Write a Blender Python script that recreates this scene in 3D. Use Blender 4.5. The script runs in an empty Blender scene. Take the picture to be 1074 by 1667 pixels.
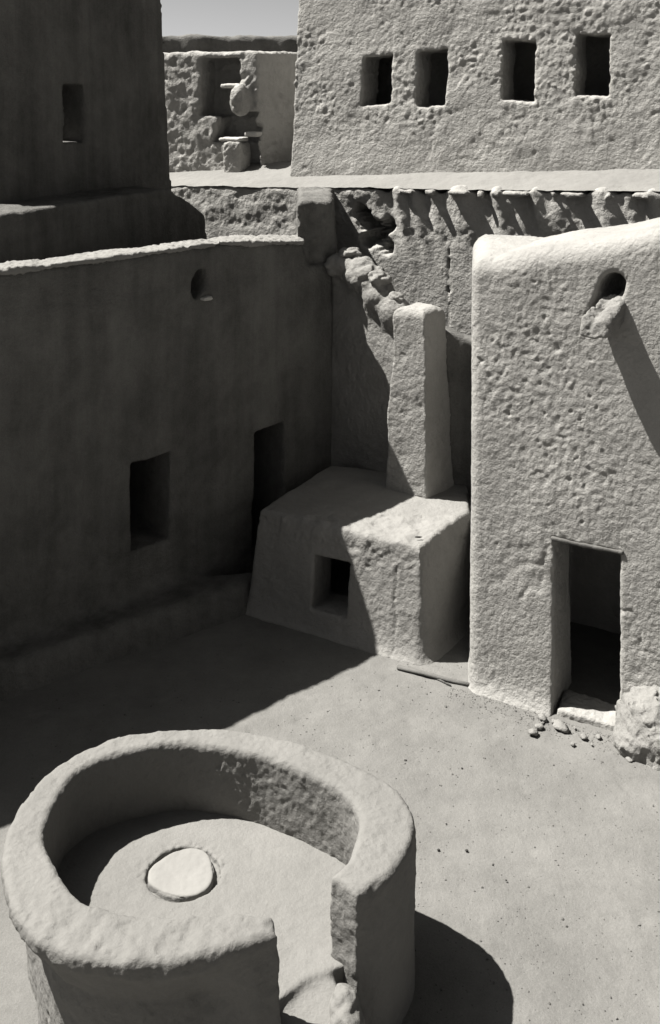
import bpy, math, random
import numpy as np
R = math.radians
C = bpy.context.scene.collection
scene = bpy.context.scene

# ------------------------------------------------------------------ camera, sky, sun, exposure
cam_data = bpy.data.cameras.new('camera')
cam = bpy.data.objects.new('camera', cam_data)
C.objects.link(cam)
cam.location = (0, 0, 7.0)
cam.rotation_euler = (R(90), 0, 0)
cam_data.sensor_width = 36
cam_data.lens = 36 * 1700 / 1667          # view camera with a falling front
cam_data.shift_y = -683.5 / 1667
cam_data.clip_end = 2000
scene.camera = cam

SUN = np.array((0.63, -0.175, -1.0))        # travel direction of the light
hor = math.hypot(SUN[0], SUN[1])
elev = math.atan2(1.0, hor)
world = bpy.data.worlds.new('World')
scene.world = world
world.use_nodes = True
wn, wl = world.node_tree.nodes, world.node_tree.links
wn.clear()
sky = wn.new('ShaderNodeTexSky')
sky.sky_type = 'NISHITA'
sky.sun_disc = False
sky.sun_elevation = elev
sky.sun_rotation = math.atan2(-SUN[0], -SUN[1])
sky.air_density = 0.6
sky.dust_density = 1.0
desat = wn.new('ShaderNodeSeparateColor')   # black-and-white film behind a red filter: a neutral, dark blue sky
bg = wn.new('ShaderNodeBackground')
bg.inputs['Strength'].default_value = 0.05
wo = wn.new('ShaderNodeOutputWorld')
wl.new(sky.outputs[0], desat.inputs[0])
wl.new(desat.outputs['Red'], bg.inputs['Color'])
wl.new(bg.outputs[0], wo.inputs['Surface'])

sl = bpy.data.lights.new('sun', 'SUN')
sl.energy = 5.0
sl.angle = R(0.55)
sl.color = (1.0, 0.975, 0.93)
so = bpy.data.objects.new('sun', sl)
C.objects.link(so)
from mathutils import Vector
so.rotation_euler = Vector(SUN).to_track_quat('-Z', 'Y').to_euler()
so.location = (-12, 5, 25)

scene.view_settings.view_transform = 'Standard'
scene.view_settings.look = 'None'
scene.view_settings.gamma = 1
scene.view_settings.exposure = 1.6
scene.cycles.max_bounces = 6
scene.cycles.diffuse_bounces = 1

# ------------------------------------------------------------------ noise (numpy)
_r = np.random.RandomState(7)
PERM = _r.permutation(256).astype(np.int32)
PERM = np.concatenate([PERM, PERM, PERM])
GR = _r.normal(size=(256, 3)).astype(np.float32)
GR /= np.linalg.norm(GR, axis=1, keepdims=True)
RND = _r.rand(256, 3).astype(np.float32)

def hash3(i, j, k):
    return PERM[PERM[PERM[i & 255] + (j & 255)] + (k & 255)]

def perlin(P):
    I = np.floor(P).astype(np.int32)
    Fr = (P - I).astype(np.float32)
    w = Fr * Fr * Fr * (Fr * (Fr * 6 - 15) + 10)
    out = np.zeros(len(P), np.float32)
    for dx in (0, 1):
        wx = w[:, 0] if dx else 1 - w[:, 0]
        for dy in (0, 1):
            wy = w[:, 1] if dy else 1 - w[:, 1]
            for dz in (0, 1):
                wz = w[:, 2] if dz else 1 - w[:, 2]
                g = GR[hash3(I[:, 0] + dx, I[:, 1] + dy, I[:, 2] + dz)]
                d = g[:, 0] * (Fr[:, 0] - dx) + g[:, 1] * (Fr[:, 1] - dy) + g[:, 2] * (Fr[:, 2] - dz)
                out += wx * wy * wz * d
    return out * 1.5

def fbm(P, octs=3, gain=0.5):
    a, s, t = 1.0, 1.0, 0
    for _ in range(octs):
        t = t + a * perlin(P * s + 17.3 * s)
        a *= gain
        s *= 2.03
    return t

def worley(P):
    I = np.floor(P).astype(np.int32)
    f1 = np.full(len(P), 9, np.float32)
    f2 = f1.copy()
    for dx in (-1, 0, 1):
        for dy in (-1, 0, 1):
            for dz in (-1, 0, 1):
                J = I + np.array((dx, dy, dz), np.int32)
                q = J + RND[hash3(J[:, 0], J[:, 1], J[:, 2])]
                d = np.sqrt(((q - P) ** 2).sum(1)).astype(np.float32)
                f2 = np.minimum(f2, np.maximum(f1, d))
                f1 = np.minimum(f1, d)
    return f1, f2

def relief(P, layers):
    """height of the mud surface, metres: layers of (kind, wavelength, amplitude[, mask function])"""
    t = np.zeros(len(P), np.float32)
    for L in layers:
        kind, wl_, amp = L[:3]
        Q = (P / wl_).astype(np.float32)
        if kind == 'fbm':
            v = fbm(Q, 3)
        elif kind == 'soft':
            v = perlin(Q)
        elif kind == 'billow':
            v = 0.5 - np.abs(perlin(Q)) * 1.6 - 0.5 * np.abs(perlin(Q * 2.1 + 5))
        elif kind == 'clod':                     # dried clods with crevices between
            W = Q + 0.25 * np.stack([perlin(Q * 1.3 + 9), perlin(Q * 1.3 + 31), perlin(Q * 1.3 + 57)], 1)
            f1, f2 = worley(W)
            v = np.minimum(f2 - f1, 0.45) / 0.45 - 0.6
        elif kind == 'crack':                    # thin wandering cracks
            n1 = perlin(Q + 0.3 * np.stack([perlin(Q * 4 + 3), perlin(Q * 4 + 8), perlin(Q * 4 + 21)], 1))
            v = -np.exp(-(n1 / 0.035) ** 2) * np.clip(perlin(Q * .7 + 40) * 3, 0, 1)
        elif kind == 'pit':                      # sparse holes where straw or stones fell out
            v = -np.clip(perlin(Q) * 1.6 - 0.75, 0, 1) * 2.5
        if len(L) > 3:
            v = v * L[3](P)
        t += amp * v
    return t

# ------------------------------------------------------------------ solids as distance fields -> meshes
def poly2d(poly, X, Y):
    p = np.array(poly, np.float32)
    n = len(p)
    d = np.full(np.broadcast(X, Y).shape, 1e9, np.float32)
    s = np.ones(d.shape, np.float32)
    for i in range(n):
        a, b = p[i], p[i - 1]
        ex, ey = b - a
        wx, wy = X - a[0], Y - a[1]
        h = np.clip((wx * ex + wy * ey) / (ex * ex + ey * ey), 0, 1)
        d = np.minimum(d, (wx - ex * h) ** 2 + (wy - ey * h) ** 2)
        c1, c2, c3 = Y >= a[1], Y < b[1], ex * wy > ey * wx
        s = np.where((c1 & c2 & c3) | (~c1 & ~c2 & ~c3), -s, s)
    return s * np.sqrt(d)

def extr(d2, z, z0, z1, r=0.05):
    dz = np.maximum(z0 - z, z - z1) + r
    d = d2 + r
    return np.sqrt(np.maximum(d, 0) ** 2 + np.maximum(dz, 0) ** 2) + np.minimum(np.maximum(d, dz), 0) - r

def box(u, v, w, lo, hi, r=0.03):
    c = [(a + b) / 2 for a, b in zip(lo, hi)]
    h = [(b - a) / 2 - r for a, b in zip(lo, hi)]
    qu, qv, qw = abs(u - c[0]) - h[0], abs(v - c[1]) - h[1], abs(w - c[2]) - h[2]
    return (np.sqrt(np.maximum(qu, 0) ** 2 + np.maximum(qv, 0) ** 2 + np.maximum(qw, 0) ** 2)
            + np.minimum(np.maximum(np.maximum(qu, qv), qw), 0) - r)

def ell(x, y, z, c, r):
    k = np.sqrt(((x - c[0]) / r[0]) ** 2 + ((y - c[1]) / r[1]) ** 2 + ((z - c[2]) / r[2]) ** 2)
    return (k - 1) * min(r)

def smin(a, b, k):
    h = np.maximum(k - np.abs(a - b), 0) / k
    return np.minimum(a, b) - h * h * k * 0.25

def smax(a, b, k):
    return -smin(-a, -b, k)

def cut(a, b, k=0.03):
    return smax(a, -b, k)

def frame(P0, t_or_dir):
    """wall frame: u runs along the wall to the right, m runs into the wall"""
    dx, dy = (1, -t_or_dir) if not isinstance(t_or_dir, tuple) else t_or_dir
    n = math.hypot(dx, dy)
    dx, dy = dx / n, dy / n
    return lambda x, y: ((x - P0[0]) * dx + (y - P0[1]) * dy, -(x - P0[0]) * dy + (y - P0[1]) * dx)

def surface_nets(F, lo, vox):
    nx, ny, nz = F.shape
    s = F < 0
    cnt = np.zeros((nx - 1, ny - 1, nz - 1), np.int8)
    sl_ = lambda d, n: slice(d, n - 1 + d)
    for dx in (0, 1):
        for dy in (0, 1):
            for dz in (0, 1):
                cnt += s[sl_(dx, nx), sl_(dy, ny), sl_(dz, nz)]
    act = np.argwhere((cnt > 0) & (cnt < 8)).astype(np.int32)
    i, j, k = act.T
    vid = np.full(cnt.shape, -1, np.int32)
    vid[i, j, k] = np.arange(len(act))
    pos = np.zeros((len(act), 3), np.float32)
    num = np.zeros(len(act), np.float32)
    cor = [(0, 0, 0), (1, 0, 0), (0, 1, 0), (1, 1, 0), (0, 0, 1), (1, 0, 1), (0, 1, 1), (1, 1, 1)]
    val = [F[i + c[0], j + c[1], k + c[2]] for c in cor]
    for a in range(8):
        for b in range(a + 1, 8):
            ca, cb = np.array(cor[a]), np.array(cor[b])
            if np.abs(ca - cb).sum() != 1:
                continue
            va, vb = val[a], val[b]
            x = (va < 0) != (vb < 0)
            t = np.where(x, va / np.where(x, va - vb, 1), 0)
            pos += np.where(x[:, None], ca + t[:, None] * (cb - ca), 0)
            num += x
    V = np.array(lo, np.float32) + vox * (act + pos / num[:, None])
    quads = []
    for ax in range(3):
        A = np.moveaxis(s, ax, 0)
        ch = A[:-1] != A[1:]
        e = np.argwhere(ch[:, 1:-1, 1:-1])
        e[:, 1:] += 1
        inside = A[e[:, 0], e[:, 1], e[:, 2]]
        vv = np.moveaxis(vid, ax, 0)
        a, b, c = e.T
        q = np.stack([vv[a, b - 1, c - 1], vv[a, b, c - 1], vv[a, b, c], vv[a, b - 1, c]], 1)
        if ax == 1:
            inside = ~inside
        q[~inside] = q[~inside][:, ::-1]
        quads.append(q)
    return V, np.concatenate(quads)

def new_mesh(name, V, Q, origin=(0, 0, 0), smooth=True):
    me = bpy.data.meshes.new(name)
    n = Q.shape[1]
    me.vertices.add(len(V))
    me.vertices.foreach_set('co', (V - np.array(origin, np.float32)).astype(np.float32).ravel())
    me.loops.add(Q.size)
    me.loops.foreach_set('vertex_index', Q.astype(np.int32).ravel())
    me.polygons.add(len(Q))
    me.polygons.foreach_set('loop_start', np.arange(0, Q.size, n, dtype=np.int32))
    me.polygons.foreach_set('use_smooth', np.full(len(Q), smooth, dtype=bool))
    me.update(calc_edges=True)
    me.validate()
    return me

def link(name, me, mat, parent=None, loc=(0, 0, 0), label=None, cat=None, group=None, kind=None):
    o = bpy.data.objects.new(name, me)
    C.objects.link(o)
    if me is not None and mat is not None:
        me.materials.append(mat)
    o.location = loc
    if parent is not None:
        o.parent = parent
    if label: o['label'] = label
    if cat: o['category'] = cat
    if group: o['group'] = group
    if kind: o['kind'] = kind
    return o

def adobe(name, fn, lo, hi, vox, layers, mat, origin, parent=None, **tags):
    """mesh of the solid fn(x, y, z) < 0 with the relief of hand-laid mud"""
    n = [int((b - a) / vox) + 1 for a, b in zip(lo, hi)]
    x = (lo[0] + vox * np.arange(n[0], dtype=np.float32))[:, None, None]
    y = (lo[1] + vox * np.arange(n[1], dtype=np.float32))[None, :, None]
    z = (lo[2] + vox * np.arange(n[2], dtype=np.float32))[None, None, :]
    F = np.ascontiguousarray(np.broadcast_to(fn(x, y, z), n)).astype(np.float32)
    band = np.argwhere(np.abs(F) < 0.16)
    if layers and len(band):
        P = (np.array(lo, np.float32) + vox * band).astype(np.float32)
        bi = tuple(band.T)
        for s0 in range(0, len(P), 400000):
            sl2 = slice(s0, s0 + 400000)
            F[tuple(b[sl2] for b in bi)] -= relief(P[sl2], layers)
    for ax in range(3):
        v = np.moveaxis(F, ax, 0)
        v[0] = np.maximum(v[0], vox * .5)
        v[-1] = np.maximum(v[-1], vox * .5)
    V, Q = surface_nets(F, lo, vox)
    me = new_mesh(name, V, Q, origin)
    if parent is None:
        return link(name, me, mat, None, origin, **tags)
    o = link(name, me, mat, parent, tuple(np.array(origin) - np.array(parent.location)), **tags)
    return o

def thing(name, label, cat, loc, group=None):
    return link(name, None, None, None, loc, label, cat, group)

# ------------------------------------------------------------------ materials
def mud(name, v, var=0.12, grain=1.0, bump=0.5, tint=(1.0, 0.975, 0.92), streak=0.0, sand=0.0):
    m = bpy.data.materials.new(name)
    m.use_nodes = True
    nt = m.node_tree
    N, L = nt.nodes, nt.links
    N.clear()
    out = N.new('ShaderNodeOutputMaterial')
    b = N.new('ShaderNodeBsdfPrincipled')
    b.inputs['Roughness'].default_value = 1.0
    b.inputs['Specular IOR Level'].default_value = 0.05
    L.new(b.outputs[0], out.inputs[0])
    tc = N.new('ShaderNodeTexCoord')
    def noise(scale, detail=4, rough=0.6):
        n = N.new('ShaderNodeTexNoise')
        n.inputs['Scale'].default_value = scale
        n.inputs['Detail'].default_value = detail
        n.inputs['Roughness'].default_value = rough
        L.new(tc.outputs['Object'], n.inputs['Vector'])
        return n
    def math_(op, a, b_):
        q = N.new('ShaderNodeMath')
        q.operation = op
        for i, s in enumerate((a, b_)):
            if isinstance(s, (int, float)): q.inputs[i].default_value = s
            else: L.new(s, q.inputs[i])
        return q.outputs[0]
    n1, n2, n3 = noise(0.9, 5), noise(7, 5, 0.7), noise(70, 2)
    s = math_('ADD', math_('MULTIPLY', math_('SUBTRACT', math_('MULTIPLY', n1.outputs['Fac'], 1.7), 0.35), 1.0), math_('MULTIPLY', n2.outputs['Fac'], 0.7))
    s = math_('ADD', s, math_('MULTIPLY', n3.outputs['Fac'], 0.7))
    if sand:                                  # sand grains and a few straw-fine scratches
        n4, n5 = noise(170, 2, 0.8), noise(2.3, 6, 0.75)
        s = math_('ADD', s, math_('MULTIPLY', math_('SUBTRACT', n4.outputs['Fac'], 0.5), 1.5 * sand))
        s = math_('ADD', s, math_('MULTIPLY', math_('SUBTRACT', n5.outputs['Fac'], 0.5), 0.8 * sand))
    if streak:                                # rain streaks down the plaster
        mp = N.new('ShaderNodeMapping')
        mp.inputs['Scale'].default_value = (2.6, 2.6, 0.22)
        L.new(tc.outputs['Object'], mp.inputs['Vector'])
        ns = noise(1.0, 5, 0.65)
        L.new(mp.outputs[0], ns.inputs['Vector'])
        s = math_('ADD', s, math_('MULTIPLY', math_('SUBTRACT', ns.outputs['Fac'], 0.5), 2.4 * streak))
    ramp = N.new('ShaderNodeValToRGB')
    e = ramp.color_ramp.elements
    e[0].position, e[1].position = 0.3, 0.7
    lo_, hi_ = v * (1 - 1.6 * var), v * (1 + 1.6 * var)
    e[0].color = (lo_ * tint[0], lo_ * tint[1], lo_ * tint[2], 1)
    e[1].color = (hi_ * tint[0], hi_ * tint[1], hi_ * tint[2], 1)
    L.new(math_('DIVIDE', s, 2.4), ramp.inputs['Fac'])
    L.new(ramp.outputs[0], b.inputs['Base Color'])
    f1 = noise(14 * grain, 6, 0.68)
    f2 = noise(60 * grain, 4, 0.65)
    def voro(scale):
        vo = N.new('ShaderNodeTexVoronoi')
        vo.inputs['Scale'].default_value = scale
        w = N.new('ShaderNodeVectorMath'); w.operation = 'MULTIPLY_ADD'
        w.inputs[1].default_value = (0.05, 0.05, 0.05)
        L.new(f1.outputs['Color'], w.inputs[0]); L.new(tc.outputs['Object'], w.inputs[2])
        L.new(w.outputs[0], vo.inputs['Vector'])
        return vo.outputs['Distance']
    hgt = math_('ADD', math_('MULTIPLY', f1.outputs['Fac'], 1.0), math_('MULTIPLY', f2.outputs['Fac'], 0.45))
    hgt = math_('SUBTRACT', hgt, math_('MULTIPLY', voro(19 * grain), 0.5))
    hgt = math_('SUBTRACT', hgt, math_('MULTIPLY', voro(43 * grain), 0.25))
    pit = math_('MAXIMUM', math_('SUBTRACT', f2.outputs['Fac'], 0.62), 0.0)
    hgt = math_('SUBTRACT', hgt, math_('MULTIPLY', pit, 3.0))
    bp = N.new('ShaderNodeBump')
    bp.inputs['Strength'].default_value = bump
    bp.inputs['Distance'].default_value = 0.022 / grain
    L.new(hgt, bp.inputs['Height'])
    L.new(bp.outputs[0], b.inputs['Normal'])
    return m

M_ground = mud('courtyard_earth', 0.128, 0.13, 1.8, 0.6, sand=1.0)
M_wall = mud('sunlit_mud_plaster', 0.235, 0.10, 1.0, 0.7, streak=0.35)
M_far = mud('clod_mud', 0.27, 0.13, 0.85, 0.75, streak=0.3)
M_shade = mud('shaded_mud_plaster', 0.115, 0.24, 1.1, 1.0, streak=0.5)  # base colour darkened to deepen the shade on these walls
M_tower = mud('shaded_tower_mud', 0.10, 0.24, 0.9, 1.0, streak=0.6)  # shade on tower and plinth is deepened by this darker colour
M_hut = mud('hut_mud', 0.19, 0.10, 1.0, 0.6)
M_ruin = mud('crumbling_mud', 0.18, 0.16, 1.0, 0.7)
M_grit = mud('grit', 0.10, 0.35, 0.6, 0.2)
M_oven = mud('oven_mud', 0.145, 0.08, 1.6, 0.5)
M_terr = mud('terrace_earth', 0.16, 0.08, 0.8, 0.4)
M_disc = mud('smooth_pale_stone', 0.185, 0.04, 1.5, 0.15)
M_stone = mud('pale_clod', 0.16, 0.12, 2.0, 0.5)
M_pebble = mud('dark_pebble', .04, 0.2, 2.0, 0.5)
M_lime = mud('lime_slab', 0.36, 0.05, 1.2, 0.3)
M_wood = mud('weathered_wood', .10, 0.2, 1.5, 0.4)
M_charc = mud('sooty_mud', .03, 0.2, 1.0, 0.5)

# ------------------------------------------------------------------ setting: ground and terrace
def sheet(name, xs, ys, zf, mat):
    X, Y = np.meshgrid(xs, ys, indexing='ij')
    P = np.stack([X.ravel(), Y.ravel(), np.zeros(X.size)], 1).astype(np.float32)
    P[:, 2] = zf(P)
    n, m = X.shape
    i, j = np.meshgrid(np.arange(n - 1), np.arange(m - 1), indexing='ij')
    a = (i * m + j).ravel()
    Q = np.stack([a, a + m, a + m + 1, a + 1], 1)
    return link(name, new_mesh(name, P, Q), mat, kind='structure')

def graded(a0, a, b, b1, step):
    far = lambda d0, d1: d0 + np.geomspace(0.1, abs(d1 - d0), 26) * np.sign(d1 - d0)
    return np.concatenate([far(a, a0)[::-1], np.arange(a, b, step), far(b, b1)])

def ground_z(P):
    q = P.copy(); q[:, 2] = 0
    return relief(q, [('soft', 2.6, 0.025), ('fbm', 0.8, 0.012), ('fbm', 0.22, 0.005), ('billow', 0.10, 0.003), ('pit', 0.35, 0.012), ('pit', 0.12, 0.004)])
sheet('ground', graded(-400, -4.2, 4.2, 400, 0.022), graded(-60, 6.0, 14.6, 600, 0.026), ground_z, M_ground)

RWT = 0.6
fr_rw = frame((-1.79, 20.37), RWT)
def terrace_z(P):
    u, v = fr_rw(P[:, 0], P[:, 1])
    z = 5.155 + 0.036 * np.clip(u, -3, 11) + 0.27 * np.clip(v, 0, 1.4)
    q = P.copy(); q[:, 2] = 0
    return z + relief(q, [('soft', 1.3, 0.025), ('fbm', 0.35, 0.016), ('billow', 0.14, 0.010)])
def terrace():
    us, vs = np.arange(-7, 12, 0.045), np.concatenate([np.arange(0.02, 3.2, 0.03), np.geomspace(3.25, 40, 20)])
    n = math.hypot(1, RWT); d = (1 / n, -RWT / n)
    U, V = np.meshgrid(us, vs, indexing='ij')
    X = -1.79 + U * d[0] - V * d[1]; Y = 20.37 + U * d[1] + V * d[0]
    P = np.stack([X.ravel(), Y.ravel(), 0 * X.ravel()], 1).astype(np.float32)
    P[:, 2] = terrace_z(P)
    nn, m = X.shape
    i, j = np.meshgrid(np.arange(nn - 1), np.arange(m - 1), indexing='ij')
    a = (i * m + j).ravel()
    link('terrace', new_mesh('terrace', P, np.stack([a, a + m, a + m + 1, a + 1], 1)), M_terr, kind='structure')
terrace()

# ------------------------------------------------------------------ right-hand house with doorway and rain spout
fr = frame((1.73, 12.2), 0.55)
def right_house(x, y, z):
    u, m0 = fr(x, y)
    m = m0 - 0.09 * z + 0.09 * np.exp(-np.maximum(z, 0) / 0.09)
    top = np.interp(u, [0, .5, 1.24, 1.75, 2.1, 4.5], [4.99, 5.13, 5.27, 5.42, 5.50, 5.76]).astype(np.float32)
    d2 = np.maximum(np.maximum(-(u + 0.10 + 0.03 * z + 0.38 * m) * 0.93, u - 4.6), np.maximum(-m, m - 2.3))
    # rounded plan corner
    r = 0.10
    qx, qm = -(u + 0.10 + 0.03 * z + 0.38 * m) * 0.93 + r, -m + r
    d2 = np.maximum(d2, np.where((qx > 0) & (qm > 0), np.sqrt(qx ** 2 + qm ** 2) - r, -9))
    f = extr(d2, z, -0.4, top, 0.24)
    door = box(u + 0.02 * z, m0, z, (0.90, -0.6, -0.5), (1.63, 1.5, 1.88), 0.02)
    f = cut(f, door, 0.05)
    f = cut(f, box(u, m0, z, (0.5, 0.75, -0.5), (4.0, 2.1, 2.2), 0.02), 0.03)      # the dark room behind
    hole = ell(u - .2 * (z - 4.74), m, z, (1.44, 0.02, 4.76), (0.15, 0.6, 0.19))
    f = cut(f, hole, 0.06)
    groove = ell(u - 1.30 - 0.35 * (z - 4.6), m, z, (0, 0, 4.5), (0.07, 0.12, 0.3))
    f = cut(f, groove, 0.05)
    return f
house_r = thing('mud_house', 'tall sunlit mud house with rounded top corner, clay rain spout and dark doorway', 'house', (1.73, 12.2, 0))
patch = lambda P: np.clip(.75 + 1.6 * perlin(P / 1.2 + 4.4), .15, 1.5)     # rough and trowelled patches
wall_layers = [('soft', 1.6, 0.012), ('fbm', 0.45, 0.009), ('billow', 0.11, 0.0085, patch), ('clod', 0.07, 0.006, lambda P: np.clip(.55 + 1.2 * perlin(P / .8), 0, 1)), ('pit', 0.075, 0.013, patch), ('crack', 1.1, 0.012)]
adobe('wall', right_house, (1.2, 9.3, -0.2), (5.0, 14.9, 6.1), 0.0185, wall_layers, M_wall, (1.73, 12.2, 0), house_r)
def spout(x, y, z):
    u, m0 = fr(x, y)
    m = m0 - 0.09 * z
    # a tongue of mud running out of the hole and down, hollowed on top
    uu = u - 1.42 + 0.42 * (-m)
    zz = z - 4.60 + 0.55 * (-m)
    body = box(uu, m, zz, (-0.13, -0.31, -0.20), (0.20, 0.25, 0.04), 0.06)
    trough = ell(uu, m, zz, (-0.02, -0.1, 0.14), (0.09, 0.7, 0.16))
    return cut(body, trough, 0.04)
adobe('rain_spout', spout, (2.2, 10.4, 3.9), (3.9, 12.0, 5.1), 0.016, [('fbm', 0.2, 0.03), ('billow', 0.06, 0.012)], M_ruin, (2.95, 11.5, 4.5), house_r)

def threshold(x, y, z):
    u, m = fr(x, y)
    return box(u + .05 * m, m, z, (0.93, 0.0, -0.2), (1.60, 0.45, 0.06), 0.03)
adobe('threshold', threshold, (2.2, 11.0, -0.1), (3.6, 12.4, 0.35), 0.016, [('fbm', .25, .02), ('billow', .1, .012)], M_wall, (1.73, 12.2, 0), house_r)

def lintel(x, y, z):
    u, m = fr(x, y)
    return box(u + .02 * z, m - 0.15, z - 0.015 * u, (0.86, 0.0, 1.85), (1.68, 0.30, 1.90), 0.012)
adobe('lintel', lintel, (2.1, 11.1, 1.7), (3.6, 12.6, 2.1), 0.013, [('fbm', .3, .01)], M_wood, (1.73, 12.2, 0), house_r)

# ------------------------------------------------------------------ left-hand house (in shade) with parapet, roof, bench
LF = [(-9, 8.53), (-3.6, 12.85), (-1.50, 14.72), (0.02, 16.40)]
fa = frame((-3.6, 12.85), -0.89)
fb = frame((-1.50, 14.72), -1.105)
def left_house(x, y, z):
    X, Y = np.broadcast_arrays(x[:, :, 0], y[:, :, 0])
    d2 = poly2d(LF + [(0.02, 19.0), (-9, 19.0)], X, Y)
    top = np.interp(X, [-9, -3.6, -1.5, -0.45, -0.33, 0.05], [4.85, 4.85, 4.88, 4.72, 4.3, 4.15]).astype(np.float32)[:, :, None]
    d3 = d2[:, :, None] + 0.005 * (z - 2)
    f = extr(d3, z, -0.3, 4.32, 0.06)
    par = np.maximum(np.maximum(d2, -(d2 + 0.42)), Y - 16.8)[:, :, None]
    f = smin(f, extr(par + 0.005 * (z - 2), z, 1, top, 0.11), 0.08)
    # bench of packed mud along the foot of the wall
    bd = poly2d([(-9, 7.9), (-3.6, 12.2), (-1.15, 14.05), (-0.9, 14.6), (-4, 14), (-9, 9.5)], X, Y)[:, :, None]
    f = smin(f, extr(bd + 0.25 * (z - 0.2), z, -0.3, 0.36, 0.12), 0.22)
    u, m = fa(x, y)
    f = cut(f, box(u, m, z, (1.31, -0.3, 0.95), (1.91, 1.6, 2.12), 0.015), 0.03)
    f = cut(f, ell(u - 0.25 * (z - 4.4), m, z, (2.42, 0, 4.36), (0.11, 0.5, 0.20)), 0.05)
    u, m = fb(x, y)
    f = cut(f, box(u, m, z, (0.58, -0.4, 0.0), (1.2, 1.6, 2.07), 0.015), 0.03)
    return f
house_l = thing('mud_house', 'big shaded mud house with long parapet and two black openings behind the round oven', 'house', (-3.6, 12.85, 0))
adobe('wall', left_house, (-7.4, 9.0, -0.2), (0.4, 19.2, 5.2), 0.034, [('soft', 1.8, 0.014), ('fbm', 0.5, 0.016), ('billow', 0.13, 0.010), ('pit', 0.2, 0.016)], M_shade, (-3.6, 12.85, 0), house_l)

def sunlit_cap(x, y, z):
    X, Y = np.broadcast_arrays(x[:, :, 0], y[:, :, 0])
    d2 = poly2d(LF + [(0.02, 19.0), (-9, 19.0)], X, Y)
    top = np.interp(X, [-9, -3.6, -1.5, -0.45], [4.85, 4.85, 4.88, 4.72]).astype(np.float32)[:, :, None]
    par = np.maximum(np.maximum(d2 - 0.015, -(d2 + 0.45)), X + 0.40)[:, :, None]
    par = np.maximum(par, (y - 16.6))
    return extr(par, z, top - 0.05, top + 0.022, 0.02)
adobe('added_sunlit_cap', sunlit_cap, (-6.5, 9.5, 4.6), (-0.2, 16.8, 5.05), 0.022, [('fbm', 0.6, 0.025), ('billow', 0.12, 0.022), ('clod', 0.08, 0.016)], M_hut, (-3.6, 12.85, 0), house_l)  # paler cap added so the parapet top looks sunlit above the darkened wall
def drip(x, y, z):
    u, m = fa(x, y)
    return box(u, m, z, (2.42, -0.08, 4.11), (2.58, 0.12, 4.16), 0.02)
adobe('drain_lip', drip, (-2.3, 14, 4.0), (-1.3, 15, 4.35), 0.016, [('fbm', .1, .015)], M_lime, (-3.6, 12.85, 0), house_l)

def pier(x, y, z):
    X, Y = np.broadcast_arrays(x[:, :, 0], y[:, :, 0])
    d2 = poly2d([(-0.50, 16.15), (0.06, 16.5), (0.06, 19.3), (-0.6, 19.5)], X, Y)[:, :, None]
    return extr(d2 + 0.03 * (z - 5), z, 4.0, 5.30 - 0.02 * (y - 16.2), 0.08)
adobe('mud_pier', pier, (-1, 15.8, 3.9), (0.5, 19.7, 5.7), 0.028, [('fbm', 0.5, 0.04), ('billow', 0.15, 0.02), ('clod', .1, .01)], M_shade, (-0.2, 16.6, 4.2),  # darkened plaster puts the shade of its face into the colour
      label='shaded mud pier joining the parapet of the shaded house to the terrace wall', cat='pier')

# ------------------------------------------------------------------ low hut between the houses
fh = frame((-1.0, 14.18), 0.56)
def hut(x, y, z):
    X, Y = np.broadcast_arrays(x[:, :, 0], y[:, :, 0])
    d2 = poly2d([(-0.95, 14.19), (1.12, 13.0), (1.9, 14.14), (2.0, 15.2), (0.0, 15.9)], X, Y)[:, :, None]
    f = extr(d2 + 0.14 * (z - 1.3), z, -0.3, 1.34 + 0.0 * z, 0.06)
    f = f - 0.08 * np.exp(-np.maximum(z, 0) / 0.08)
    u, m = fh(x, y)
    f = cut(f, box(u, m, z, (0.93, -0.5, 0.26), (1.45, 0.75, 0.93), 0.015), 0.03)
    f = cut(f, box(u, m, z, (0.4, 0.45, 0.1), (1.9, 1.5, 1.05), 0.02), 0.03)
    f = f + (m < 0.6) * 0.012 * np.exp(-((u - 2.14 - 0.02 * np.sin(6 * z) - 0.012 * np.sin(17 * z)) / 0.016) ** 2) * (z < 1.05)
    return f
hut_o = thing('mud_hut', 'low flat-roofed mud hut with one small square window, half in shadow', 'hut', (0.3, 13.6, 0))
adobe('wall', hut, (-1.6, 12.5, -0.2), (2.3, 16.1, 1.6), 0.02, [('soft', 0.9, 0.012), ('fbm', 0.35, 0.010), ('billow', 0.11, 0.007), ('pit', 0.10, 0.016, lambda P: (P[:, 2] < 1.25)), ('billow', 0.09, 0.018, lambda P: np.exp(-((P[:, 2] - 1.12) / .12) ** 2)), ('fbm', 0.25, 0.03, lambda P: np.exp(-((P[:, 2] - 1.3) / .2) ** 2) * (P[:, 1] < 14))], M_hut, (0.3, 13.6, 0), hut_o)

# ------------------------------------------------------------------ stepped ruined wall behind the hut, and its buttress
def ruined(x, y, z):
    X, Y = np.broadcast_arrays(x[:, :, 0], y[:, :, 0])
    d2 = poly2d([(-0.2, 16.65), (0.95, 15.42), (1.15, 15.15), (1.30, 15.10), (1.6, 15.75), (0.6, 17.4)], X, Y)[:, :, None]
    top = np.interp(X, [0, .3, .64, .78, .95, 1.3, 1.75, 2.0, 3], [4.34, 4.38, 4.30, 4.02, 3.82, 3.70, 3.52, 3.46, 3.4]).astype(np.float32)[:, :, None]
    f = extr(d2 + 0.03 * (z - 2.5), z, -0.2, top, 0.10)
    for c, r in (((0.22, 16.45, 4.28), (.34, .34, .20)), ((0.52, 16.1, 4.18), (.30, .32, .26)), ((0.74, 15.85, 3.95), (.25, .30, .28)), ((0.97, 15.58, 3.72), (.22, .28, .26))):
        f = smin(f, ell(x, y, z, c, r), 0.16)
    return f
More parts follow.
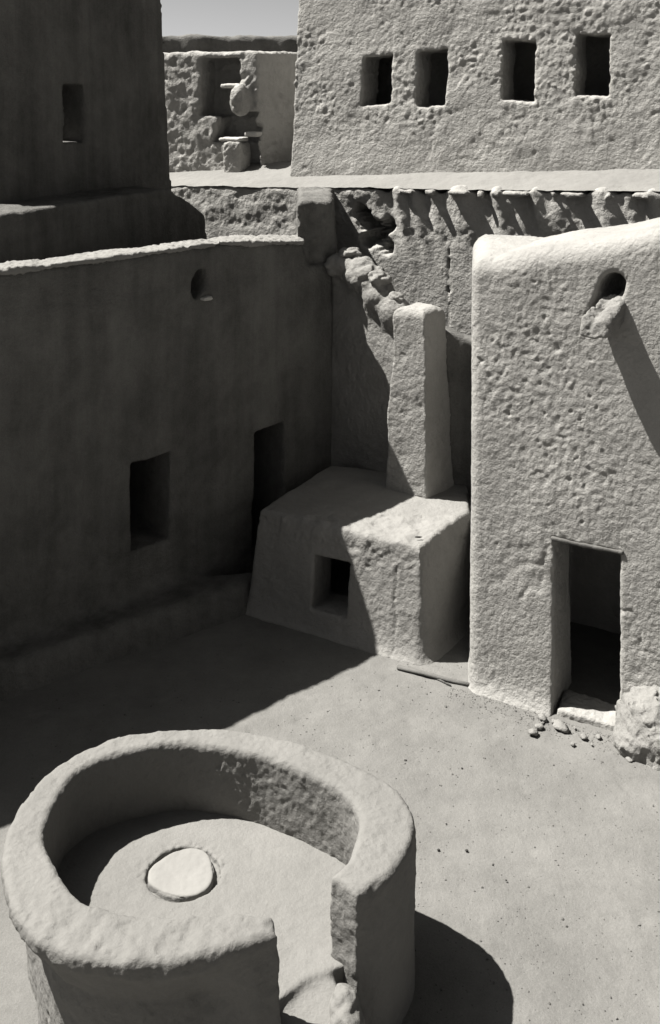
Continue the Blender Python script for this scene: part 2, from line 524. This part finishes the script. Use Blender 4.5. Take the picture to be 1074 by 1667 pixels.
adobe('ruined_wall', ruined, (-0.9, 14.6, 0.5), (3.1, 17.6, 4.8), 0.024, [('fbm', 0.5, 0.012), ('fbm', 0.45, 0.045, lambda P: np.clip((P[:, 2] - 3.7) / .6, 0, 1)), ('clod', 0.24, 0.04, lambda P: np.clip((P[:, 2] - 3.7) / .5, 0, 1)), ('billow', 0.14, 0.009), ('clod', 0.10, 0.006), ('pit', 0.15, 0.012)], M_ruin, (1.0, 15.2, 0),
      label='crumbling mud wall stepping down behind the low hut', cat='wall')
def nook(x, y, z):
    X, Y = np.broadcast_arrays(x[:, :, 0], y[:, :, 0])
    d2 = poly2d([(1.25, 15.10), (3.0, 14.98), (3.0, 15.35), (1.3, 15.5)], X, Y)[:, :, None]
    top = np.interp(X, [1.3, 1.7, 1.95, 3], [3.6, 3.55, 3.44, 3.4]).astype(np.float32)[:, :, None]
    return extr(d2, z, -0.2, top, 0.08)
adobe('nook_wall', nook, (1.1, 14.6, 0.6), (3.1, 15.7, 3.9), 0.024, [('fbm', 0.5, 0.02), ('billow', 0.16, 0.01)], M_shade, (2.0, 15.2, 0),  # own wall piece, coloured darker to stand in for deep shade
      label='narrow shaded wall closing the nook between the upright buttress and the tall sunlit house', cat='wall')
def buttress(x, y, z):
    X, Y = np.broadcast_arrays(x[:, :, 0], y[:, :, 0])
    d2 = poly2d([(0.83, 14.92), (1.34, 14.58), (1.74, 15.04), (1.25, 15.5)], X, Y)[:, :, None]
    return extr(d2 + 0.035 * (z - 2.2), z, 1.0, 3.93, 0.14)
adobe('mud_buttress', buttress, (0.6, 14.4, 1.1), (2.0, 15.8, 4.2), 0.02, [('soft', 0.5, 0.02), ('fbm', 0.3, 0.010), ('billow', 0.1, 0.006), ('pit', 0.14, 0.012)], M_wall, (1.3, 15.0, 1.3),
      label='upright mud buttress with rounded top rising from the hut roof', cat='buttress')

# ------------------------------------------------------------------ terrace wall
def retaining(x, y, z):
    X, Y = np.broadcast_arrays(x[:, :, 0], y[:, :, 0])
    d2 = poly2d([(-3.4, 21.336), (7.2, 14.976), (7.7, 16.1), (-3.3, 22.4)], X, Y)[:, :, None]
    u, m = fr_rw(x, y)
    top = 5.15 + 0.034 * np.clip(u, -3, 10)
    f = extr(d2 + 0.03 * (z - 4), z, 2.0, top, 0.05)
    rng = random.Random(4)
    drop = np.clip(top - z, 0, 2)
    lean = u - 0.25 * drop
    rib = np.sin(lean * 7.3 + 1.1 * np.sin(lean * 2.3)) + 0.7 * np.sin(lean * 13.7 + 2 * np.sin(lean * 3.1 + 1))
    f = f - 0.055 * rib * np.exp(-(drop / 0.85) ** 2) * np.clip((u - 2.9) / .6, 0, 1) * (m < .6)
    for a, b, p, h in ((3.55, 3.80, .08, .07), (4.05, 4.2, .10, .09), (4.5, 4.85, .13, .08), (5.02, 5.12, .08, .12), (5.3, 5.42, .10, .1), (5.5, 5.95, .14, .07), (6.3, 6.4, .08, .12), (6.5, 6.85, .13, .08), (7.2, 7.3, .10, .1), (7.65, 7.9, .13, .08)):
        if a > 8.4: break
        f = smin(f, box(u + 0.3 * (z - top), m, z - top, (a, -p, -h), (b, 0.3, 0.005), 0.025), 0.03)
    hol = ell(u + .4 * (z - 4.6), m, z, (2.85, 0.0, 4.68), (0.20, 0.7, 0.24))
    for hu, hz, hr in ((3.08, 4.45, .2), (2.88, 4.35, .16), (3.27, 4.62, .12), (3.25, 4.25, .15), (2.66, 4.85, .1)):
        hol = smin(hol, ell(u, m, z, (hu, 0, hz), (hr, .5, hr * 1.1)), 0.05)
    hol = hol + 0.03 * np.sin(u * 23 + 3 * np.sin(z * 19)) * np.sin(z * 27)
    f = cut(f, hol, 0.05)
    f = cut(f, box(u + 0.02 * z, m, z, (4.55, -0.1, 2.0), (4.575, 0.06, 4.3), 0.005), 0.02)
    return f
adobe('terrace_wall', retaining, (-3.5, 14.9, 2.5), (7.0, 22.5, 5.75), 0.034, [('soft', 1.3, 0.02), ('fbm', 0.5, 0.03, lambda P: np.where(P[:, 2] > 4.3, 1, .35)), ('billow', 0.16, 0.014, lambda P: np.where(P[:, 2] > 4.4, 1, .3)), ('clod', 0.14, 0.012, lambda P: np.where(P[:, 2] > 4.35, 1, .5))], M_far, (1.5, 17.5, 4.0),
      label='eroded terrace wall with gullied lip running behind the courtyard', cat='wall')

# ------------------------------------------------------------------ back house with four windows
fbw = frame((-0.79, 20.5), 0.52)
BWIN = [(1.50, 2.10, 6.76, 7.70), (2.62, 3.19, 6.74, 7.77), (4.27, 4.84, 6.84, 7.90), (5.59, 6.16, 6.94, 8.00)]
def back_house(x, y, z):
    u, m0 = fbw(x, y)
    m = m0 - 0.10 * (z - 5.4)
    d2 = np.maximum(np.maximum(-u, u - 9.5), np.maximum(-m, m - 2.2))
    f = extr(d2, z, 4.9, 9.6, 0.10)
    for q, (a, b, c, d) in enumerate(BWIN):
        wob = 0.010 * np.sin(z * (7 + q) + q * 2.1) + 0.012 * (q - 1.5) * (z - 7.3)
        f = cut(f, box(u + wob, m0, z + 0.02 * np.sin(u * 5 + q), (a, -0.5, c), (b, 1.15, d), 0.03), 0.05)
    f = cut(f, box(u, m, z, (0.7, 0.75, 6.2), (9.0, 1.9, 8.6), 0.03), 0.03)
    return f
house_b = thing('mud_house', 'long rough-plastered mud house with four small square windows above the terrace', 'house', (-0.69, 20.5, 5.3))
adobe('wall', back_house, (-1.1, 15.5, 5.1), (8.2, 22.9, 9.8), 0.03,
      [('soft', 1.8, 0.015), ('fbm', 0.6, 0.02), ('billow', 0.17, 0.013, lambda P: np.clip((P[:, 2] - 5.7) / .8, .15, 1) * patch(P)), ('clod', 0.13, 0.018, lambda P: np.clip((P[:, 2] - 5.7) / .8, .15, 1) * patch(P * 1.4)), ('pit', 0.16, 0.012), ('crack', 1.1, 0.012)],
      M_far, (-0.69, 20.5, 5.3), house_b)

# ------------------------------------------------------------------ tower on the left
ftw = frame((-3.05, 19.97), (0.44, 1))
def tower(x, y, z):
    u, m = ftw(x, y)          # m runs away from the courtyard into the tower
    m = m - 0.03 * (z - 5.4)
    d2 = np.maximum(np.maximum(-m, m - 3.4), np.maximum(u - 0.0 + 0.5 * m + 0.045 * (z - 5.4), -4.75 - u))
    f = extr(d2, z, 4.6, 9.0, 0.10)
    dz = z - 6.18                                  # slanted shaft added along the sun's path to light the sill
    f = cut(f, box(u + 0.094 * dz, m - 0.647 * dz, z, (-3.10, 0.05, 6.2), (-2.64, 0.50, 9.4), 0.02), 0.03)
    f = cut(f, box(u, m, z, (-3.14, -0.5, 6.18), (-2.6, 0.7, 7.13), 0.015), 0.03)
    return f
tower_o = thing('mud_tower', 'tall shaded mud tower with one narrow window at the upper left', 'tower', (-3.05, 19.97, 5.0))
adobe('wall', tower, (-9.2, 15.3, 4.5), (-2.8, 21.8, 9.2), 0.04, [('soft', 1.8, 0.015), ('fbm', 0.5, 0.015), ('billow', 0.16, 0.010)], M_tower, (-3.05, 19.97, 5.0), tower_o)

def plinth(x, y, z):
    u, m = frame((-2.7, 18.3), (0.44, 1))(x, y)
    d2 = np.maximum(np.maximum(-m, m - 1.6), np.maximum(u - 1.0, -7.0 - u))
    return extr(d2 + 0.04 * (z - 5), z, 3.9, 5.33 - 0.5 * np.clip(u + 0.1, 0, 1.2), 0.07)
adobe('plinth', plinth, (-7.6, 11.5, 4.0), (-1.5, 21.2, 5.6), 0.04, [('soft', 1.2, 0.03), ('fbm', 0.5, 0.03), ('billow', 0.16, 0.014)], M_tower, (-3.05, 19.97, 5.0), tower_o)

# ------------------------------------------------------------------ ruined house between tower and back house
fru = frame((-4.6, 22.74), 0.4)
def ruin(x, y, z):
    X, Y = np.broadcast_arrays(x[:, :, 0], y[:, :, 0])
    d2 = poly2d([(-5.2, 22.98), (-1.5, 21.5), (-0.1, 23.2), (-3.6, 24.8)], X, Y)[:, :, None]
    f = extr(d2 + 0.03 * (z - 5.4), z, 4.9, 7.86, 0.10)
    u, m = fru(x, y)
    f = cut(f, box(u, m, z, (1.98, -0.5, 6.50), (2.88 + 0, 0.75, 7.72), 0.03), 0.06)
    f = cut(f, box(u - 0.25 * (z - 6.2), m, z, (2.35, -0.5, 5.95), (3.2, 0.7, 6.6), 0.05), 0.08)
    f = cut(f, box(u, m, z, (2.72, -0.5, 5.2), (3.32, 0.45, 6.3), 0.05), 0.08)
    f = smin(f, ell(u, m, z, (2.95, 0.0, 6.85), (0.22, 0.3, 0.35)), 0.1)
    return f
ruin_o = thing('ruined_house', 'broken mud house with a hollow niche between the dark tower and the windowed house', 'house', (-1.5, 21.5, 5.3))
adobe('wall', ruin, (-5.4, 21.1, 5.0), (0.2, 25.0, 8.1), 0.036, [('fbm', 0.5, 0.03), ('billow', 0.2, 0.022), ('clod', 0.14, 0.016), ('pit', 0.2, 0.02)], M_far, (-1.5, 21.5, 5.3), ruin_o)
def at_ru(u, m):
    n = math.hypot(1, .4); d = (1 / n, -.4 / n)
    return (-4.6 + u * d[0] - m * d[1], 22.74 + u * d[1] + m * d[0])
def slab(name, u, m, z, hu, hm, hz, mat, parent, layers=None):
    c = at_ru(u, m)
    def fn(x, y, zz):
        a, b = fru(x, y)
        return box(a, b, zz, (u - hu, m - hm, z - hz), (u + hu, m + hm, z + hz), min(hz * .6, .05))
    s = max(hu, hm) * 1.4 + .1
    return adobe(name, fn, (c[0] - s, c[1] - s, z - hz - .1), (c[0] + s, c[1] + s, z + hz + .1), 0.02, layers or [('fbm', .2, .012)], mat, (c[0], c[1], z), parent)
slab('shelf_slab', 2.72, 0.25, 7.13, 0.24, 0.25, 0.045, M_lime, ruin_o)
slab('shelf_slab', 3.22, 0.10, 6.13, 0.15, 0.16, 0.05, M_lime, ruin_o)
slab('step_slab', 2.80, 0.0, 6.02, 0.24, 0.22, 0.04, M_lime, ruin_o)
slab('step_block', 2.86, 0.02, 5.62, 0.20, 0.26, 0.36, M_far, ruin_o, [('fbm', .3, .03), ('billow', .12, .015)])

# ------------------------------------------------------------------ far parapet beyond
def far_wall(x, y, z):
    return box(x, y, z, (-9, 30, 4), (1.5, 31, 8.62), 0.12)
adobe('far_wall', far_wall, (-9.2, 29.6, 5), (1.8, 31.3, 8.9), 0.08, [('fbm', 1.2, 0.10), ('billow', .4, .05)], M_shade, (-3, 30, 5),
      label='distant mud wall seen over the top of the broken house', cat='wall')

# ------------------------------------------------------------------ round bread oven
OUT = [(-.34, 7.02), (-.56, 6.93), (-.95, 6.80), (-1.35, 6.78), (-1.77, 6.87), (-2.1, 7.1), (-2.35, 7.5), (-2.48, 8.0), (-2.42, 8.5), (-2.24, 8.85), (-1.92, 9.13), (-1.56, 9.26), (-1.13, 9.3),
       (-.63, 9.23), (-.18, 9.03), (.26, 8.76), (.55, 8.47), (.66, 8.12), (.58, 7.78), (.4, 7.5), (.19, 7.37)]
INN = [(-.04, 7.5), (.12, 7.68), (.18, 7.87), (.22, 8.15), (.11, 8.43), (-.29, 8.73), (-.72, 8.95), (-1.27, 9.06), (-1.68, 8.97), (-2.0, 8.79), (-2.16, 8.5), (-2.18, 8.0), (-2.06, 7.72), (-1.87, 7.45),
       (-1.66, 7.28), (-1.22, 7.2), (-.58, 7.19), (-.38, 7.17)]
def smooth_line(P, n=5):
    P = np.array([P[0]] + P + [P[-1]], float)
    out = []
    for i in range(1, len(P) - 2):
        p0, p1, p2, p3 = P[i - 1:i + 3]
        for t in np.arange(n) / n:
            out.append(tuple(.5 * (2 * p1 + (p2 - p0) * t + (2 * p0 - 5 * p1 + 4 * p2 - p3) * t * t + (3 * p1 - p0 - 3 * p2 + p3) * t ** 3)))
    return out + [tuple(P[-1])]
OUT = smooth_line([(a * 1.023, b * 1.023) for a, b in OUT])
INN = smooth_line([(a * 1.023, b * 1.023) for a, b in INN])
DX, DY, FZ = -1.20, 8.53, 0.62
def oven_wall(x, y, z):
    X, Y = np.broadcast_arrays(x[:, :, 0], y[:, :, 0])
    d2 = poly2d(OUT + INN, X, Y)
    under = np.clip((-0.5 - X) / 0.4, 0, 1) * np.clip((8.6 - Y) / .6, 0, 1)     # undercut below the worn front lip
    dout = poly2d(OUT + [(-.1, 7.8)], X, Y)
    low = np.maximum(d2[:, :, None], dout[:, :, None] + under[:, :, None] * np.clip(0.72 * (1.11 - z), 0, 0.26))
    return extr(low, z, -0.3, 1.225, 0.06)
oven = thing('clay_oven', 'round open-topped clay oven enclosure with a gap in its thick rim', 'oven', (-0.95, 8.1, 0))
rough = lambda P: np.clip((8.1 - P[:, 1]) / .8, 0.35, 1)
adobe('wall', oven_wall, (-2.8, 6.7, -0.2), (0.95, 9.75, 1.4), 0.0155,
      [('soft', 0.7, 0.018), ('fbm', 0.25, 0.010), ('billow', 0.08, 0.006), ('clod', 0.055, 0.006), ('pit', 0.09, 0.008), ('billow', 0.16, 0.008, lambda P: np.clip((7.75 - P[:, 1]) / .3, 0, 1)), ('fbm', 0.2, 0.012, lambda P: np.clip((7.75 - P[:, 1]) / .3, 0, 1))], M_oven, (-0.95, 8.1, 0), oven)
def oven_floor(x, y, z):
    X, Y = np.broadcast_arrays(x[:, :, 0], y[:, :, 0])
    a = poly2d(OUT + [(-.12, 7.4)], X, Y)[:, :, None] + 0.12 + 0.16 * np.clip((8.3 - Y) / .3, 0, 1)[:, :, None] * np.clip((-.6 - X) / .2, 0, 1)[:, :, None]
    f = extr(a, z, 0.2, FZ, 0.02)
    t = poly2d([(-.51, 7.45), (0.0, 7.75), (0.16, 7.45), (0.23, 7.1), (-.1, 6.74), (-.37, 6.95)], X, Y)[:, :, None]
    f = smin(f, extr(t + 0.05, z, -0.2, FZ - 0.03 - 0.25 * np.clip(7.5 - y, 0, 2), 0.06), 0.06)
    r = np.sqrt((x - DX) ** 2 + (y - DY) ** 2)
    f = cut(f, np.maximum(np.abs(r - 0.278) - 0.02, FZ - 0.05 - z), 0.02)
    f = cut(f, ell(x, y, z, (-0.13, 7.02, 0.46), (0.09, 0.08, 0.12)), 0.05)
    return f
adobe('floor', oven_floor, (-2.7, 6.4, -0.1), (0.7, 9.6, 0.9), 0.0155,
      [('soft', 0.8, 0.010), ('fbm', 0.3, 0.005), ('billow', 0.1, 0.004), ('billow', 0.07, 0.02, lambda P: np.clip((7.2 - P[:, 1]) / .15, 0, 1)),
       ('clod', 0.07, 0.014, lambda P: np.exp(-((np.hypot(P[:, 0] - DX, P[:, 1] - DY) - .33) / .05) ** 2) * (P[:, 1] > DY - .1))], M_oven, (-0.95, 8.1, 0.0), oven)
def disc(x, y, z):
    r = np.sqrt((x - DX) ** 2 + (y - DY) ** 2)
    return extr(r - 0.262 + 0.018 * np.sin(3 * np.arctan2(y - DY, x - DX) + 1) , z, FZ - .06, FZ + 0.012 , 0.015)
adobe('lid_stone', disc, (-1.6, 8.1, 0.5), (-0.8, 8.95, 0.75), 0.01, [('soft', 0.25, 0.014), ('fbm', 0.1, 0.004), ('billow', .05, .006, lambda P: P[:, 2] < FZ)], M_disc, (DX, DY, FZ),
      label='pale flat round stone set in the oven floor', cat='lid stone')
def foot(x, y, z):
    return smin(ell(x, y, z, (0.10, 7.34, 0.49), (0.12, 0.16, 0.2)), ell(x, y, z, (0.14, 7.21, 0.32), (0.12, 0.15, 0.3)), 0.06)
adobe('prop_stone', foot, (-.2, 6.8, -0.1), (.45, 7.7, 0.9), 0.014, [('fbm', .15, .02), ('billow', .06, .006)], M_oven, (0.1, 7.3, 0.3),
      label='rounded block propped at the foot of the oven gap', cat='stone')

# ------------------------------------------------------------------ stump at the right edge
def stump(x, y, z):
    return smin(ell(x, y, z, (3.53, 11.2, 0.08), (0.46, 0.5, 0.46)), ell(x, y, z, (3.68, 11.3, 0.35), (0.40, 0.4, 0.32)), 0.15)
adobe('mud_stump', stump, (2.8, 10.4, -0.2), (4.3, 12.0, 1.2), 0.018, [('fbm', .35, .07), ('billow', .1, .02), ('clod', .08, .014)], M_ruin, (3.5, 11.2, 0),
      label='rounded lump of mud beside the doorway at the right edge', cat='stump')

# ------------------------------------------------------------------ loose clods, stones, pebbles
def rock(r, seed, rough=0.3, n=3):
    import bmesh
    bm = bmesh.new()
    bmesh.ops.create_icosphere(bm, subdivisions=n, radius=1)
    P = np.array([v.co[:] for v in bm.verts], np.float32)
    d = 1 + rough * fbm(P * 1.1 + seed * 3.7, 3)
    P = P * d[:, None] * np.array(r, np.float32)
    for v, p in zip(bm.verts, P):
        v.co = p
    for f in bm.faces:
        f.smooth = True
    me = bpy.data.meshes.new('rock')
    bm.to_mesh(me)
    bm.free()
    return me
WALL_ROCKS = [((0.30, 16.28, 4.48), (0.17, 0.14, 0.09), 'broad flat clod on top of the crumbling wall'),
              ((0.74, 15.72, 4.19), (0.16, 0.15, 0.12), 'largest rounded clod lying on the step of the crumbling wall'),
              ((0.98, 15.50, 3.94), (0.11, 0.12, 0.09), 'small clod tucked between the big clod and the buttress')]
for i, (p, r, lab) in enumerate(WALL_ROCKS):
    link('wall_clod', rock(r, i + 1, .38, 4), M_hut, None, p, lab, 'clod')
link('wall_clod', rock((.09, .1, .12), 9), M_lime, None, (0.28, 16.35, 4.42), 'small white stone beside the dark pier', 'stone')
rg = random.Random(11)
n_house = math.hypot(1, .55)
for i in range(14):
    u = rg.uniform(0.75, 1.85)
    m = -abs(rg.gauss(0, 0.14)) - 0.16
    x, y = 1.73 + (u + m * .55) / n_house, 12.2 + (-.55 * u + m) / n_house
    s = .014 + .05 * rg.random() ** 2
    o = link('rubble_clod', rock((s * rg.uniform(1, 1.7), s, s * rg.uniform(.5, .8)), 20 + i, .6, 2), M_ruin, None, (x, y, s * .4), 'crumbled clod lying at the doorstep of the sunlit house', 'clod', 'clods at the doorstep')
    o.rotation_euler = (0, 0, rg.uniform(0, 6))
for i in range(7):
    y = rg.uniform(9.0, 12.0)
    x = rg.uniform(0.6, 2.9) * y / 11.5
    s = rg.uniform(.006, .014)
    o = link('pebble', rock((s * 1.2, s, s * .8), 50 + i, .3, 2), M_pebble, None, (x, y, s * .4), 'tiny dark pebble lying on the open sunlit courtyard earth', 'pebble', 'pebbles on the courtyard')

link('roof_stone', rock((.045, .014, .012), 77, .3, 2), M_pebble, None, (1.12, 13.25, 1.355), 'thin dark stone lying alone on the flat hut roof', 'stone')

def grit():
    import bmesh
    bm = bmesh.new(); bmesh.ops.create_icosphere(bm, subdivisions=1, radius=1)
    bm.verts.ensure_lookup_table()
    bv = np.array([v.co[:] for v in bm.verts], np.float32); bf = np.array([[v.index for v in f.verts] for f in bm.faces])
    bm.free()
    rs = np.random.RandomState(5)
    n = 5200
    Y = rs.uniform(7.2, 13.2, n); X = rs.uniform(-0.29, 0.33, n) * Y
    near = rs.rand(n) < 0.3                       # more of it drifts against the foot of the sunlit house
    u = rs.uniform(-0.3, 3.0, n); m = -np.abs(rs.normal(0, .16, n)) - 0.08
    X = np.where(near, 1.73 + (u + m * .55) / n_house, X); Y = np.where(near, 12.2 + (-.55 * u + m) / n_house, Y)
    P = np.stack([X, Y, 0 * X], 1).astype(np.float32)
    P[:, 2] = ground_z(P)
    sc = (rs.gamma(2.0, .0014, n) + .0020)[:, None, None] * rs.uniform(.6, 1.4, (n, 1, 3))
    V = (bv[None] * rs.uniform(.75, 1.25, (n, len(bv), 1)) * sc + P[:, None]).reshape(-1, 3)
    F = (bf[None] + (np.arange(n) * len(bv))[:, None, None]).reshape(-1, 3)
    o = link('grit', new_mesh('grit', V.astype(np.float32), F, smooth=False), M_grit, kind='stuff')
    o['label'] = 'fine grit and crumbs of mud strewn over the courtyard earth'; o['category'] = 'grit'
grit()

# ------------------------------------------------------------------ poles lying by the hut
def pole(pts, r0, r1, name, label):
    pts = np.array(pts, np.float32)
    V, Q, n = [], [], 10
    k = len(pts)
    for i, p in enumerate(pts):
        t = pts[min(i + 1, k - 1)] - pts[max(i - 1, 0)]
        t /= np.linalg.norm(t)
        a = np.cross(t, (0, 0, 1)); a /= np.linalg.norm(a)
        b = np.cross(a, t)
        r = r0 + (r1 - r0) * i / (k - 1)
        for j in range(n):
            w = 2 * math.pi * j / n
            V.append(p + r * (math.cos(w) * a + math.sin(w) * b) * (1 + .12 * math.sin(3 * w + i)))
    for i in range(k - 1):
        for j in range(n):
            Q.append((i * n + j, i * n + (j + 1) % n, (i + 1) * n + (j + 1) % n, (i + 1) * n + j))
    V += [pts[0], pts[-1]]
    for j in range(n):
        Q.append((k * n, (j + 1) % n, j, k * n)); Q.append((k * n + 1, (k - 1) * n + j, (k - 1) * n + (j + 1) % n, k * n + 1))
    me = bpy.data.meshes.new(name)
    me.from_pydata([tuple(v) for v in (np.array(V) - pts[0])], [], [tuple(dict.fromkeys(q)) for q in Q])
    for f in me.polygons: f.use_smooth = True
    link(name, me, M_wood, None, tuple(pts[0]), label, 'pole')
pole([(0.82, 12.66, .03), (1.1, 12.52, .035), (1.45, 12.36, .03), (1.74, 12.24, .03)], .028, .02, 'wooden_pole', 'long weathered pole lying on the ground between hut and sunlit house')
pole([(0.95, 12.68, .02), (1.2, 12.5, .02), (1.42, 12.28, .02)], .014, .01, 'wooden_pole', 'thin stick crossing the long pole in front of the hut')
